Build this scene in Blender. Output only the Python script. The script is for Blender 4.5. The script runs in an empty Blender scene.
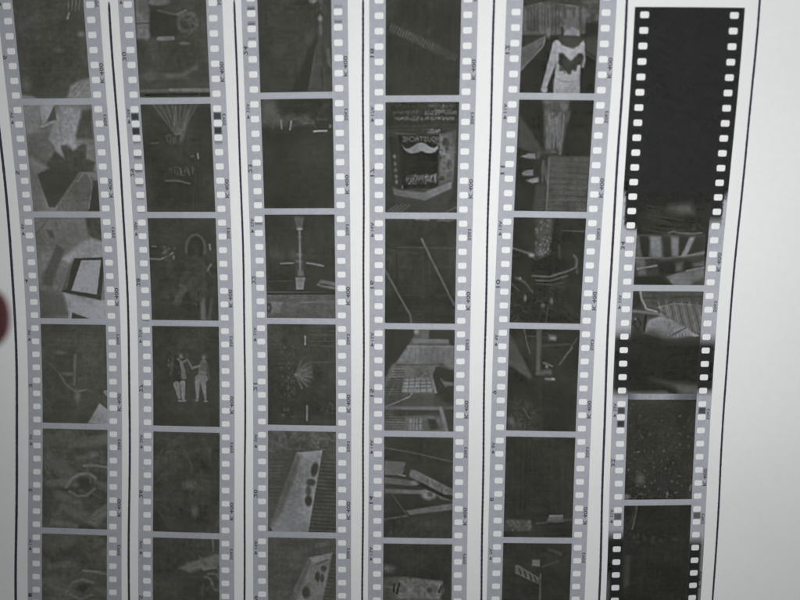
import bpy, math, random
import numpy as np
from mathutils import Matrix, Vector

random.seed(7)
rng = np.random.default_rng(11)
SC = bpy.context.scene
COL = SC.collection

# ------------------------------------------------------------------ camera
# Working frame of the sleeve page, in millimetres: u to the right, v down the
# page, h out of the page towards the viewer.  World: X = u, Z = -v, Y = -h.
FOCAL = 770.7531          # pixels at 800 px picture width
ROT = (0.052203, 0.00987, 0.005243)
TRA = np.array((32.475569, 62.826125, 271.110737))


def rotm(w):
    a, b, c = w
    ca, sa, cb, sb, cc, sc = (math.cos(a), math.sin(a), math.cos(b),
                              math.sin(b), math.cos(c), math.sin(c))
    rx = np.array([[1, 0, 0], [0, ca, -sa], [0, sa, ca]])
    ry = np.array([[cb, 0, sb], [0, 1, 0], [-sb, 0, cb]])
    rz = np.array([[cc, -sc, 0], [sc, cc, 0], [0, 0, 1]])
    return rz @ ry @ rx


R = rotm(ROT)
CC = -R.T @ TRA


def to_world(p):
    p = np.asarray(p, float)
    return np.stack([p[..., 0], p[..., 2], -p[..., 1]], -1) / 1000.0


right, down, fwd = R
rw, dw, fw = [to_world(a) * 1000 for a in (right, down, fwd)]
cam_data = bpy.data.cameras.new("camera")
cam = bpy.data.objects.new("camera", cam_data)
COL.objects.link(cam)
mw = Matrix.Identity(4)
for i in range(3):
    mw[i][0], mw[i][1], mw[i][2] = rw[i], -dw[i], -fw[i]
    mw[i][3] = to_world(CC)[i]
cam.matrix_world = mw
cam_data.sensor_width = 36.0
cam_data.lens = FOCAL / 800.0 * 36.0
cam_data.clip_start = 0.005
cam_data.clip_end = 20.0
cam_data.dof.use_dof = True
cam_data.dof.focus_distance = 0.272
cam_data.dof.aperture_fstop = 7.0
SC.camera = cam

# ------------------------------------------------------------------ light
world = bpy.data.worlds.new("World")
SC.world = world
world.use_nodes = True
bg = world.node_tree.nodes["Background"]
bg.inputs[0].default_value = (0.93, 0.97, 1.0, 1)
bg.inputs[1].default_value = 0.055

LAMP_W = 0.75


def area_lamp(name, loc, target, size, watts, color):
    d = bpy.data.lights.new(name, 'AREA')
    d.shape = 'DISK'
    d.size = size
    d.energy = watts
    d.color = color
    o = bpy.data.objects.new(name, d)
    COL.objects.link(o)
    o.location = loc
    o.rotation_euler = (Vector(target) - Vector(loc)).to_track_quat('-Z', 'Y').to_euler()
    return o


# the page is held up against a lamp: it stands behind and above the middle
area_lamp("back_lamp", (0.010, 0.240, 0.130), (0.010, 0.0, 0.130), 0.06, LAMP_W, (0.99, 0.99, 1.01))

SC.view_settings.view_transform = 'Standard'
SC.view_settings.look = 'None'
SC.view_settings.exposure = 0.0
SC.view_settings.gamma = 1.0
SC.view_settings.use_curve_mapping = False
SC.render.engine = 'CYCLES'
SC.cycles.transparent_max_bounces = 32
SC.cycles.max_bounces = 8
SC.cycles.filter_width = 1.6
SC.cycles.use_denoising = True

# ------------------------------------------------------------------ page shape
CZ = (-4.573662, -5.65394, 2.329401, -1.032782, -1.393343, -1.498602,
      -8.617523, -3.905662, 0.382038, -0.21513)
STRIP = ((-15.017688, -13.006662, -7.9e-05), (-10.885063, -12.989101, 0.000761),
         (-6.746591, -13.109259, -0.001875), (-2.563596, -12.967663, 0.003073),
         (1.813046, -13.012686, 0.012663), (5.905045, -6.745517, 0.003076))
SEAM0, SEAMP, SEAMROLL = -172.30185, 42.25131, -0.00259


def height0(u, v):
    U, V = u / 100.0, v / 100.0
    c = CZ
    return (c[0] * U * U + c[1] * U * V + c[2] * V * V + c[3] * U ** 3 + c[4] * U * U * V
            + c[5] * U * V * V + c[6] * V ** 3 + c[7] * V ** 4 + c[8] * U * V ** 3
            + c[9] * U * U * V * V)


def height(u, v):
    """page relief: straight-line continuation outside the fitted area"""
    u = np.asarray(u, float)
    v = np.asarray(v, float)
    uc, vc = np.clip(u, -185, 120), np.clip(v, -170, 55)
    e = 0.5
    gu = (height0(uc + e, vc) - height0(uc - e, vc)) / (2 * e)
    gv = (height0(uc, vc + e) - height0(uc, vc - e)) / (2 * e)
    return height0(uc, vc) + gu * (u - uc) + gv * (v - vc)


def on_page(u, v, h=0.0):
    u = np.asarray(u, float)
    v = np.asarray(v, float)
    return to_world(np.stack([u, v, -(height(u, v) + h)], -1))


def on_strip(s, a, b, h=0.0):
    """a across the strip, b along it, counted from its first frame line"""
    u0, v0, an = STRIP[s]
    a = np.asarray(a, float)
    b = np.asarray(b, float)
    return on_page(u0 * 10 + a - an * b, v0 * 10 + b + an * a, h)


# ------------------------------------------------------------------ node help
def new_mat(name):
    m = bpy.data.materials.new(name)
    m.use_nodes = True
    nt = m.node_tree
    nt.nodes.clear()
    out = nt.nodes.new('ShaderNodeOutputMaterial')
    return m, nt, out


def nd(nt, kind, **kw):
    n = nt.nodes.new(kind)
    for k, v in kw.items():
        if k in n.inputs:
            n.inputs[k].default_value = v
        else:
            setattr(n, k, v)
    return n


def film_surface(nt, out, color_socket, sheen=0.035):
    """light passes the film tinted; a little is reflected off its face"""
    tr = nd(nt, 'ShaderNodeBsdfTransparent')
    nt.links.new(color_socket, tr.inputs['Color'])
    gl = nd(nt, 'ShaderNodeBsdfGlossy', Roughness=0.35)
    gl.inputs['Color'].default_value = (1, 1, 1, 1)
    mx = nd(nt, 'ShaderNodeMixShader')
    mx.inputs[0].default_value = sheen
    nt.links.new(tr.outputs[0], mx.inputs[1])
    nt.links.new(gl.outputs[0], mx.inputs[2])
    nt.links.new(mx.outputs[0], out.inputs['Surface'])


def noisy(nt, base, lo, hi, scale, detail=3.0):
    """base colour times a noise between lo and hi; returns a colour socket"""
    tc = nd(nt, 'ShaderNodeTexCoord')
    nz = nd(nt, 'ShaderNodeTexNoise', Scale=scale, Detail=detail)
    nt.links.new(tc.outputs['Object'], nz.inputs['Vector'])
    mr = nd(nt, 'ShaderNodeMapRange')
    mr.inputs['From Min'].default_value = 0.25
    mr.inputs['From Max'].default_value = 0.75
    mr.inputs['To Min'].default_value = lo
    mr.inputs['To Max'].default_value = hi
    nt.links.new(nz.outputs['Fac'], mr.inputs['Value'])
    vm = nd(nt, 'ShaderNodeVectorMath', operation='MULTIPLY')
    if isinstance(base, tuple):
        vm.inputs[0].default_value = base
    else:
        nt.links.new(base, vm.inputs[0])
    nt.links.new(mr.outputs[0], vm.inputs[1])
    return vm.outputs[0]


def mat_page():
    m, nt, out = new_mat('sleeve_paper')
    c1 = noisy(nt, (0.93, 0.942, 0.922), 0.965, 1.0, 420.0, 6.0)
    c2 = noisy(nt, c1, 0.975, 1.015, 24.0, 3.0)
    tl = nd(nt, 'ShaderNodeBsdfTranslucent')
    df = nd(nt, 'ShaderNodeBsdfDiffuse')
    nt.links.new(c2, tl.inputs['Color'])
    nt.links.new(c2, df.inputs['Color'])
    mx = nd(nt, 'ShaderNodeMixShader')
    mx.inputs[0].default_value = 0.25
    nt.links.new(tl.outputs[0], mx.inputs[1])
    nt.links.new(df.outputs[0], mx.inputs[2])
    nt.links.new(mx.outputs[0], out.inputs['Surface'])
    return m


def mat_film(name, rgb):
    m, nt, out = new_mat(name)
    film_surface(nt, out, noisy(nt, noisy(nt, rgb, 0.97, 1.03, 900.0, 3.0), 0.965, 1.025, 60.0, 2.0), 0.02)
    return m


def mat_density(name='silver_image', sheen=0.02):
    m, nt, out = new_mat(name)
    at = nd(nt, 'ShaderNodeAttribute', attribute_name='silver')
    c = noisy(nt, at.outputs['Color'], 0.93, 1.07, 1500.0, 4.0)
    film_surface(nt, out, c, sheen)
    return m


def mat_solid(name, rgb, rough, lo=0.8, hi=1.2, scale=300.0):
    m, nt, out = new_mat(name)
    pb = nd(nt, 'ShaderNodeBsdfPrincipled', Roughness=rough)
    nt.links.new(noisy(nt, rgb, lo, hi, scale), pb.inputs['Base Color'])
    nt.links.new(pb.outputs[0], out.inputs['Surface'])
    return m


def mat_weld():
    """fused double plastic: dark, a little light comes through"""
    m, nt, out = new_mat('weld_dark')
    c = noisy(nt, (0.105, 0.095, 0.135), 0.7, 1.3, 900.0)
    tl = nd(nt, 'ShaderNodeBsdfTranslucent')
    pb = nd(nt, 'ShaderNodeBsdfPrincipled', Roughness=0.5)
    nt.links.new(c, tl.inputs['Color'])
    nt.links.new(c, pb.inputs['Base Color'])
    mx = nd(nt, 'ShaderNodeMixShader')
    mx.inputs[0].default_value = 0.4
    nt.links.new(tl.outputs[0], mx.inputs[1])
    nt.links.new(pb.outputs[0], mx.inputs[2])
    nt.links.new(mx.outputs[0], out.inputs['Surface'])
    return m


def mat_skin():
    m, nt, out = new_mat('skin')
    pb = nd(nt, 'ShaderNodeBsdfPrincipled', Roughness=0.5)
    nt.links.new(noisy(nt, (0.36, 0.055, 0.06), 0.8, 1.1, 220.0), pb.inputs['Base Color'])
    pb.inputs['Subsurface Weight'].default_value = 0.4
    pb.inputs['Subsurface Radius'].default_value = (1.0, 0.25, 0.15)
    pb.inputs['Subsurface Scale'].default_value = 0.004
    nt.links.new(pb.outputs[0], out.inputs['Surface'])
    return m


M_PAGE = mat_page()
M_BASE = mat_film('film_base_grey', (0.728, 0.737, 0.772))
M_IMG = mat_density()
M_INK = mat_film('edge_print_black', (0.27, 0.27, 0.29))
M_SEAM = mat_weld()


def mesh_obj(name, verts, faces, mat, parent=None, smooth=False, density=None):
    me = bpy.data.meshes.new(name)
    me.from_pydata([tuple(p) for p in np.asarray(verts)], [], [tuple(int(i) for i in f) for f in faces])
    me.materials.append(mat)
    if smooth:
        me.polygons.foreach_set('use_smooth', [True] * len(me.polygons))
    if density is not None:
        at = me.attributes.new('silver', 'FLOAT_COLOR', 'POINT')
        d = np.ones((len(me.vertices), 4), np.float32)
        d[:, :3] = density
        at.data.foreach_set('color', d.ravel())
    o = bpy.data.objects.new(name, me)
    COL.objects.link(o)
    if parent is not None:
        o.parent = parent
    return o


def tag(o, label, cat=None, group=None, kind=None):
    if label:
        o['label'] = label
    if cat:
        o['category'] = cat
    if group:
        o['group'] = group
    if kind:
        o['kind'] = kind
    return o


def grid_faces(nx, ny):
    i = np.arange(ny - 1)[:, None] * nx + np.arange(nx - 1)[None, :]
    i = i.ravel()
    return np.stack([i, i + nx, i + nx + 1, i + 1], -1)


# ------------------------------------------------------------------ sleeve
def build_sleeve():
    us = np.linspace(-206, 142, 117)
    vs = np.linspace(-186, 112, 100)
    U, V = np.meshgrid(us, vs)
    n = U.size
    front = on_page(U.ravel(), V.ravel(), 0.0)
    page = mesh_obj('negative_sleeve', front, grid_faces(len(us), len(vs)), M_PAGE, smooth=True)
    tag(page, 'white translucent negative sleeve page with dark weld lines between its channels', 'negative sleeve')
    for k in range(7):
        vv = np.arange(-161.6, 110.0, 0.5)
        uu = SEAM0 + SEAMP * k + SEAMROLL * vv
        uu = uu + 0.08 * np.sin(vv * 0.11 + k * 2.1) + 0.012 * rng.standard_normal(len(vv))
        wide = (0.50, 0.42, 0.36, 0.36, 0.37, 0.42, 0.38)[k]
        w = 1.0 * wide * (1 + 0.035 * rng.standard_normal(len(vv)))
        if k in (3, 4):      # beaded welds
            w *= 1 + 0.09 * np.sin(vv * 2 * math.pi / 1.6)
        w = np.clip(w, 0.16, 0.7)
        w[:4] *= np.array((0.3, 0.6, 0.85, 0.95))
        prof = [(-1, 0.0), (-0.75, 0.14), (0, 0.22), (0.75, 0.14), (1, 0.0)]
        vts = []
        for a, h in prof:
            vts.append(on_page(uu + a * w, vv, h + 0.02))
        vts = np.stack(vts, 1).reshape(-1, 3)
        seam = mesh_obj('weld_seam', vts, grid_faces(5, len(vv)), M_SEAM, page, smooth=True)
    return page


# ------------------------------------------------------------------ film base
PU, PW, PH, PR = 14.3, 2.86, 2.04, 0.52      # perforation centre, size, corner
PITCH = 4.75
PHASE = 0.55                                 # frame line against the perforations


def hole_outline():
    pts = []
    for cx, cy, a0 in ((1, 1, 0), (-1, 1, 90), (-1, -1, 180), (1, -1, 270)):
        for a in (0, 30, 60, 90):
            t = math.radians(a0 + a)
            pts.append((cx * (PW / 2 - PR) + PR * math.cos(t), cy * (PH / 2 - PR) + PR * math.sin(t)))
    return pts


HOLE = hole_outline()


def cell_outline(a0, a1, hb):
    """16 points on the rectangle, in step with the hole outline (about the hole)"""
    r, l = a1, a0
    out = []
    for (sx, sy) in ((1, 1), (-1, 1), (-1, -1), (1, -1)):
        x = r if sx > 0 else l
        y = hb * sy
        xe = 0.55 * x
        ye = 0.5 * y
        if sx * sy > 0:
            out += [(x, ye), (x, y), (x * 0.8, y), (xe, y)]
        else:
            out += [(xe, y), (x * 0.8, y), (x, y), (x, ye)]
    return out


def film_sheet(s, first, last, h, thick=0.0, middle=True, nmid=7, sides=(-1, 1), rings_n=1):
    """perforated film between two perforation indices; returns verts (a,b,h) and faces"""
    A, B, H, F = [], [], [], []

    def add(a, b, hh):
        A.append(a); B.append(b); H.append(hh)
        return len(A) - 1

    inner = PU - 1.43 - 0.72          # where the plain middle begins
    levels = (h,) if thick <= 0 else (h, h - thick)
    for k in range(first, last):
        bc = (k + PHASE) * PITCH
        hb = PITCH / 2
        rings = {}
        for side in sides:
            lo, hi = (-17.5, -inner) if side < 0 else (inner, 17.5)
            co = cell_outline(lo - side * PU, hi - side * PU, hb)
            for li, hh in enumerate(levels):
                loops = []
                for q in range(rings_n + 1):
                    f = q / rings_n
                    loops.append([add(side * PU + hx * (1 - f) + ox * f, bc + hy * (1 - f) + oy * f, hh)
                                  for (hx, hy), (ox, oy) in zip(HOLE, co)])
                rings[li] = loops[0]
                for ho, ou in zip(loops[:-1], loops[1:]):
                    for i in range(16):
                        j = (i + 1) % 16
                        F.append((ou[i], ou[j], ho[j], ho[i]) if li == 0 else (ho[i], ho[j], ou[j], ou[i]))
            if len(levels) > 1:
                for i in range(16):
                    j = (i + 1) % 16
                    F.append((rings[0][i], rings[0][j], rings[1][j], rings[1][i]))
                x = side * 17.5
                e = [add(x, bc - hb, levels[0]), add(x, bc + hb, levels[0]),
                     add(x, bc + hb, levels[1]), add(x, bc - hb, levels[1])]
                F.append(tuple(e))
        if middle:
            xs = np.linspace(-inner, inner, nmid)
            for li, hh in enumerate(levels):
                t = [add(x, bc - hb, hh) for x in xs]
                b = [add(x, bc + hb, hh) for x in xs]
                for i in range(nmid - 1):
                    F.append((t[i], b[i], b[i + 1], t[i + 1]))
    if len(levels) > 1:
        for bb in ((first + PHASE - 0.5) * PITCH, (last + PHASE - 0.5) * PITCH):
            e = [add(-17.5, bb, levels[0]), add(17.5, bb, levels[0]), add(17.5, bb, levels[1]), add(-17.5, bb, levels[1])]
            F.append(tuple(e))
    return np.array(A), np.array(B), np.array(H), F


H_BASE = 0.55          # top face of the film over the page
H_IMG = 0.575
H_FOG = 0.60
H_INK = 0.62


def lin(g):
    g = np.asarray(g, float) / 255.0
    return np.where(g <= 0.04045, g / 12.92, ((g + 0.055) / 1.055) ** 2.4)


BASE_T = np.array((0.728, 0.737, 0.772)) ** 2


def to_density(gray, page):
    """grey levels seen against a page of that level -> light the image layer lets through"""
    t = lin(gray) / page
    k = np.clip((gray - 62.0) / 60.0, 0, 1)[..., None]
    tint = np.array((1.01, 1.01, 0.86)) * (1 - k) + np.array((0.985, 0.985, 1.04)) * k
    return np.clip(t[..., None] * tint / BASE_T - 0.007, 0.006, 1.0)


# ------------------------------------------------------------------ pictures on the film
PWID, PHEI = 144, 216


def value_noise(nx, ny):
    g = rng.random((ny + 2, nx + 2))
    x = np.linspace(0, nx, PWID, endpoint=False)
    y = np.linspace(0, ny, PHEI, endpoint=False)
    xi, yi = x.astype(int), y.astype(int)
    fx, fy = (x - xi), (y - yi)
    fx = fx * fx * (3 - 2 * fx)
    fy = (fy * fy * (3 - 2 * fy))[:, None]
    a = g[np.ix_(yi, xi)]; b = g[np.ix_(yi, xi + 1)]
    c = g[np.ix_(yi + 1, xi)]; d = g[np.ix_(yi + 1, xi + 1)]
    return (a * (1 - fx) + b * fx) * (1 - fy) + (c * (1 - fx) + d * fx) * fy - 0.5


class Pic:
    """a negative's picture: grey levels painted in the frame's own coordinates.
    quad = left/right/height of its top edge, then of its bottom edge, in sketch units"""

    def __init__(self, quad, base, rough=5.0):
        self.q = quad
        xlt, xrt, yt, xlb, xrb, yb = quad
        self.sx = (xrt - xlt + xrb - xlb) / 2.0 / PWID
        ty = (np.arange(PHEI) + 0.5) / PHEI
        tx = (np.arange(PWID) + 0.5) / PWID
        l = xlt + (xlb - xlt) * ty
        r = xrt + (xrb - xrt) * ty
        self.X = l[:, None] + (r - l)[:, None] * tx[None, :]
        self.Y = np.repeat((yt + (yb - yt) * ty)[:, None], PWID, 1)
        self.im = np.full((PHEI, PWID), float(base))
        self.im += rough * (1.6 * value_noise(4, 6) + 1.0 * value_noise(12, 18) + 0.8 * value_noise(30, 44))

    def mix(self, m, val, tex=0.0):
        v = val
        if tex:
            v = val + tex * (0.9 * value_noise(10, 15) + 0.7 * value_noise(30, 44))
        self.im = self.im * (1 - m) + v * m
        return self

    def poly(self, pts, val, soft=1.2, a=1.0, tex=0.0):
        inside = np.zeros(self.X.shape, bool)
        dist = np.full(self.X.shape, 1e9)
        n = len(pts)
        for i in range(n):
            x0, y0 = pts[i]; x1, y1 = pts[(i + 1) % n]
            if y0 != y1:
                c = ((self.Y < y0) != (self.Y < y1)) & (self.X < (x1 - x0) * (self.Y - y0) / (y1 - y0) + x0)
                inside ^= c
            dist = np.minimum(dist, self.seg(pts[i], pts[(i + 1) % n]))
        sd = np.where(inside, dist, -dist) / (self.sx * soft * 1.9)
        return self.mix(np.clip(0.5 + sd, 0, 1) * a, val, tex)

    def seg(self, p, q):
        dx, dy = q[0] - p[0], q[1] - p[1]
        L = dx * dx + dy * dy + 1e-9
        t = np.clip(((self.X - p[0]) * dx + (self.Y - p[1]) * dy) / L, 0, 1)
        return np.hypot(self.X - p[0] - t * dx, self.Y - p[1] - t * dy)

    def line(self, pts, w, val, a=1.0, soft=1.0, tex=0.0):
        d = np.full(self.X.shape, 1e9)
        for i in range(len(pts) - 1):
            d = np.minimum(d, self.seg(pts[i], pts[i + 1]))
        m = np.clip(0.5 + (w / 2.0 - d) / (self.sx * soft * 1.5), 0, 1)
        return self.mix(m * a, val, tex)

    def limb(self, p, q, r0, r1, val, a=1.0, tex=0.0, soft=1.4):
        dx, dy = q[0] - p[0], q[1] - p[1]
        t = np.clip(((self.X - p[0]) * dx + (self.Y - p[1]) * dy) / (dx * dx + dy * dy), 0, 1)
        d = np.hypot(self.X - p[0] - t * dx, self.Y - p[1] - t * dy)
        return self.mix(np.clip(0.5 + (r0 + (r1 - r0) * t - d) / (self.sx * soft * 1.9), 0, 1) * a, val, tex)

    def ell(self, cx, cy, rx, ry, val, soft=0.25, a=1.0, rot=0.0, tex=0.0):
        c, s = math.cos(math.radians(rot)), math.sin(math.radians(rot))
        dx, dy = self.X - cx, self.Y - cy
        r = np.hypot((dx * c + dy * s) / rx, (-dx * s + dy * c) / ry)
        return self.mix(np.clip((1 + soft - r) / (2 * soft), 0, 1) * a, val, tex)

    def ring(self, cx, cy, rx, ry, w, val, a=1.0, a0=0, a1=360, rot=0.0):
        c, s = math.cos(math.radians(rot)), math.sin(math.radians(rot))
        pts = []
        for i in range(25):
            t = math.radians(a0 + (a1 - a0) * i / 24.0)
            x, y = rx * math.cos(t), ry * math.sin(t)
            pts.append((cx + x * c - y * s, cy + x * s + y * c))
        return self.line(pts, w, val, a)

    def strokes(self, x0, x1, y0, y1, n, val, w=4, lean=0.0, a=0.8):
        """a run of small letter-like strokes"""
        for i in range(n):
            x = x0 + (x1 - x0) * (i + random.uniform(0.2, 0.8)) / n
            ya, yb = sorted((random.uniform(y0, y0 + (y1 - y0) * .4), random.uniform(y1 - (y1 - y0) * .4, y1)))
            d = lean + random.uniform(-w, w)
            self.line([(x + d, ya), (x - d, yb)], w, val, a * random.uniform(.5, 1))
            if random.random() < .6:
                y = random.uniform(y0, y1)
                self.line([(x - w, y), (x + w * 1.6, y)], w * .8, val, a * .7)
        return self

    def specks(self, x0, x1, y0, y1, n, lo, hi, r=4):
        for i in range(n):
            rr = random.uniform(.4, 1) * r
            self.ell(random.uniform(x0, x1), random.uniform(y0, y1), rr, rr * random.uniform(.6, 1.6),
                     random.uniform(lo, hi), .5, .8)
        return self

    def squiggles(self, x0, x1, y0, y1, n, lo, hi, w, span):
        for i in range(n):
            x, y = random.uniform(x0, x1), random.uniform(y0, y1)
            t = random.uniform(0, 6.28)
            pts = []
            for j in range(5):
                pts.append((x, y))
                t += random.uniform(-.8, .8)
                x += math.cos(t) * span
                y += math.sin(t) * span
            self.line(pts, w * random.uniform(.5, 1.3), random.uniform(lo, hi), random.uniform(.3, .8), 2.0)
        return self

    def lines_h(self, y0, y1, step, poly, val, w, a=.6, slope=0.0):
        y = y0
        xs = [p[0] for p in poly]
        keep = self.im.copy()
        while y < y1:
            self.line([(min(xs), y), (max(xs), y + slope)], w, val, a)
            y += step
        m = np.zeros_like(self.im)
        t = Pic.__new__(Pic)
        t.__dict__.update(self.__dict__)
        t.im = m
        t.poly(poly, 1.0)
        self.im = keep * (1 - t.im) + self.im * t.im
        return self


GLYPH = {'M': "10001 11011 10101 10001 10001", 'O': "01110 10001 10001 10001 01110",
         'U': "10001 10001 10001 10001 01110", 'S': "01111 10000 01110 00001 11110",
         'T': "11111 00100 00100 00100 00100", 'A': "01110 10001 11111 10001 10001",
         'C': "01111 10000 10000 10000 01111", 'H': "10001 10001 11111 10001 10001",
         'E': "11111 10000 11110 10000 11111"}


def mirrored_word(p, word, x0, x1, y0, y1, val):
    """word seen from the back of the film: runs from right to left"""
    n = len(word)
    cw = (x1 - x0) / n
    for i, ch in enumerate(word):
        for r, row in enumerate(GLYPH[ch].split()):
            for c, bit in enumerate(row):
                if bit == '1':
                    cx = x1 - cw * i - cw * .82 * (c + .5) / 5
                    cy = y0 + (y1 - y0) * (r + .5) / 5
                    p.poly([(cx - cw * .085, cy - (y1 - y0) * .1), (cx + cw * .085, cy - (y1 - y0) * .1),
                            (cx + cw * .085, cy + (y1 - y0) * .1), (cx - cw * .085, cy + (y1 - y0) * .1)], val, .8, .9)


PICS = {}


def pictures():
    P = PICS
    # ---- strip 0
    p = Pic((62, 452, -76, 118, 490, 540), 66)
    for x in (378, 398, 418, 438):
        p.line([(x, -10), (x - 6, 60)], 6, 96, .6)
    p.line([(378, 75), (368, 108)], 9, 112, .8)
    p.ell(440, 190, 16, 14, 92, .6); p.ell(318, 275, 26, 14, 78, .7); p.ell(140, 465, 24, 40, 80, .7)
    p.poly([(365, 520), (380, 470), (430, 438), (492, 425), (492, 545), (360, 545)], 104, 4, .9, 14)
    p.line([(385, 510), (440, 445)], 6, 84, .7); p.line([(410, 530), (470, 450)], 6, 120, .6)
    p.poly([(115, 518), (170, 522), (220, 545), (115, 545)], 108, 3)
    P[0, 0] = (p, 'negative of a dark scene with a pale curved fan in its lower corner')
    p = Pic((133, 505, 18, 178, 548, 606), 100, 7)
    p.poly([(130, 10), (230, 10), (240, 130), (150, 180)], 106, 6)
    p.poly([(150, 180), (280, 170), (310, 250), (255, 345), (160, 285)], 88, 5)
    p.poly([(225, 25), (305, 15), (262, 105), (237, 130)], 128, 2)
    p.line([(236, 135), (325, 98)], 14, 124)
    p.poly([(330, 30), (450, 40), (412, 200), (422, 262), (380, 232), (340, 232)], 118, 4, 1, 22)
    p.poly([(312, 70), (325, 60), (335, 232), (352, 300), (330, 285), (270, 200)], 118, 3, 1, 12)
    p.poly([(262, 105), (306, 22), (313, 100)], 70, 2)
    p.poly([(415, 185), (452, 55), (505, 40), (510, 205), (420, 205)], 68, 4, 1, 10)
    p.poly([(255, 345), (300, 270), (340, 300), (352, 305), (335, 240), (365, 235), (402, 268), (445, 232), (472, 235),
            (470, 310), (520, 330), (510, 385), (255, 380)], 64, 3, 1, 10)
    p.poly([(200, 392), (260, 372), (440, 378), (300, 582), (265, 582)], 60, 3)
    p.poly([(150, 290), (200, 320), (265, 360), (200, 392), (165, 345)], 114, 5)
    p.poly([(172, 400), (198, 392), (255, 570), (290, 600), (180, 606)], 92, 4)
    p.poly([(440, 388), (480, 395), (522, 430), (500, 606), (300, 606), (310, 580)], 84, 4, 1, 8)
    p.poly([(510, 432), (545, 432), (548, 606), (484, 606)], 58, 3)
    p.line([(420, 440), (455, 392), (480, 392), (505, 450), (485, 590)], 6, 108, .8)
    for i in range(6):
        p.line([(345 + i * 10, 120), (405 + i * 3, 205)], 4, 104, .5)
    P[0, 1] = (p, 'pale negative with large folded leaf shapes')
    p = Pic((180, 500, 66, 208, 532, 572), 92, 6)
    p.poly([(180, 66), (430, 66), (430, 180), (300, 190), (190, 160)], 97, 6)
    p.line([(190, 150), (250, 75)], 4, 76)
    p.poly([(215, 372), (290, 200), (326, 228), (262, 410), (222, 402)], 70, 4)
    p.poly([(240, 128), (268, 132), (282, 170), (260, 168)], 72, 3)
    p.poly([(430, 70), (502, 66), (506, 182), (462, 170), (438, 140)], 64, 3, 1, 14)
    p.poly([(410, 190), (455, 168), (516, 190), (528, 275), (375, 268), (350, 292), (320, 270)], 124, 5, 1, 8)
    p.poly([(320, 440), (500, 478), (534, 470), (536, 576), (352, 576)], 126, 4, 1, 8)
    p.poly([(375, 268), (522, 262), (506, 476), (313, 436)], 56, 1.4)
    p.poly([(408, 278), (503, 275), (485, 448), (360, 430)], 130, 1.2)
    p.poly([(322, 425), (350, 300), (360, 300), (340, 420)], 80, 2)
    p.poly([(205, 430), (315, 445), (350, 555), (208, 576)], 78, 6)
    p.poly([(366, 540), (455, 572), (362, 576)], 60, 2); p.line([(355, 490), (352, 570)], 5, 112)
    P[0, 2] = (p, 'pale negative of an open laptop with a bright screen')
    p = Pic((208, 532, 47, 210, 542, 545), 63)
    p.line([(378, 200), (373, 350)], 14, 80, .8); p.ell(305, 190, 28, 9, 82, .7); p.ell(340, 297, 26, 9, 84, .6)
    p.line([(300, 300), (330, 350), (385, 390)], 12, 80, .8); p.ell(388, 405, 16, 34, 88, .5)
    p.line([(385, 385), (430, 375)], 7, 84); p.line([(250, 245), (290, 290)], 7, 74)
    p.poly([(500, 440), (545, 475), (545, 552), (442, 540)], 118, 2)
    p.line([(530, 385), (545, 400)], 20, 104)
    P[0, 3] = (p, 'dark negative with a thin pale tree shape and a white paper corner')
    p = Pic((145, 370, 14, 145, 370, 352), 64, 10)
    p.limb((160, 60), (230, 40), 18, 26, 72, .8, 0, 5); p.limb((250, 70), (365, 45), 14, 20, 78, .8, 0, 5); p.limb((270, 105), (330, 100), 12, 9, 84, .7, 0, 4)
    p.limb((170, 120), (240, 160), 26, 14, 76, .8, 0, 5); p.limb((165, 200), (230, 195), 10, 16, 82, .7, 0, 4); p.limb((200, 240), (270, 262), 16, 12, 80, .8, 0, 5)
    p.line([(228, 212), (245, 186), (272, 168), (305, 164), (328, 178)], 11, 92, .8, 2.4); p.line([(240, 226), (268, 242), (300, 238), (326, 214)], 10, 86, .8, 2.4)
    p.ell(288, 198, 27, 17, 50, .35, .9, -14); p.ell(262, 205, 12, 8, 84, .5, .6)
    p.line([(288, 138), (330, 136), (372, 142)], 9, 92, .8, 1.6); p.limb((215, 280), (290, 310), 12, 18, 78, .8, 0, 5); p.limb((180, 330), (260, 345), 8, 12, 84, .7, 0, 4)
    p.poly([(296, 330), (330, 290), (368, 262), (372, 300), (335, 346)], 90, 4, .8); p.line([(300, 325), (365, 282)], 6, 72, .6, 2); p.limb((330, 190), (372, 215), 8, 14, 80, .7, 0, 4)
    p.squiggles(150, 360, 30, 340, 16, 66, 80, 6, 18); p.ell(275, 92, 34, 14, 58, .5, .8)
    P[0, 4] = (p, 'dark negative with swirling pale strokes round a black eye shape')
    p = Pic((145, 370, 376, 145, 370, 714), 60, 9)
    p.limb((165, 420), (240, 400), 16, 22, 68, .8, 0, 5); p.limb((170, 490), (235, 480), 10, 12, 78, .7, 0, 4); p.limb((180, 540), (240, 580), 22, 12, 72, .8, 0, 5)
    p.line([(232, 570), (250, 542), (285, 528), (325, 540)], 10, 82, .8, 2.4); p.line([(245, 582), (275, 598), (318, 580)], 9, 78, .8, 2.4)
    p.ell(292, 557, 27, 15, 45, .35, .9, -12); p.line([(288, 498), (330, 500), (372, 508)], 9, 86, .8, 1.6); p.limb((335, 560), (372, 575), 8, 14, 72, .7, 0, 4)
    p.squiggles(150, 360, 400, 640, 14, 62, 74, 6, 18)
    P[0, 5] = (p, None)
    # ---- strip 1
    p = Pic((128, 520, -78, 165, 548, 530), 67, 6)
    p.poly([(140, -20), (190, 0), (222, 60), (215, 212), (148, 212)], 102, 4, 1, 12)
    p.line([(150, 130), (215, 130)], 7, 74); p.ell(268, 20, 58, 20, 108, .3); p.ell(180, 30, 26, 40, 90, .5)
    p.line([(265, 66), (330, 84), (370, 88), (415, 66)], 11, 98, .8)
    p.ring(425, 130, 52, 48, 22, 86, .6); p.squiggles(380, 480, 80, 190, 12, 74, 92, 6, 12)
    p.poly([(226, 62), (365, 92), (372, 200), (222, 205)], 57, 3)
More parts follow.
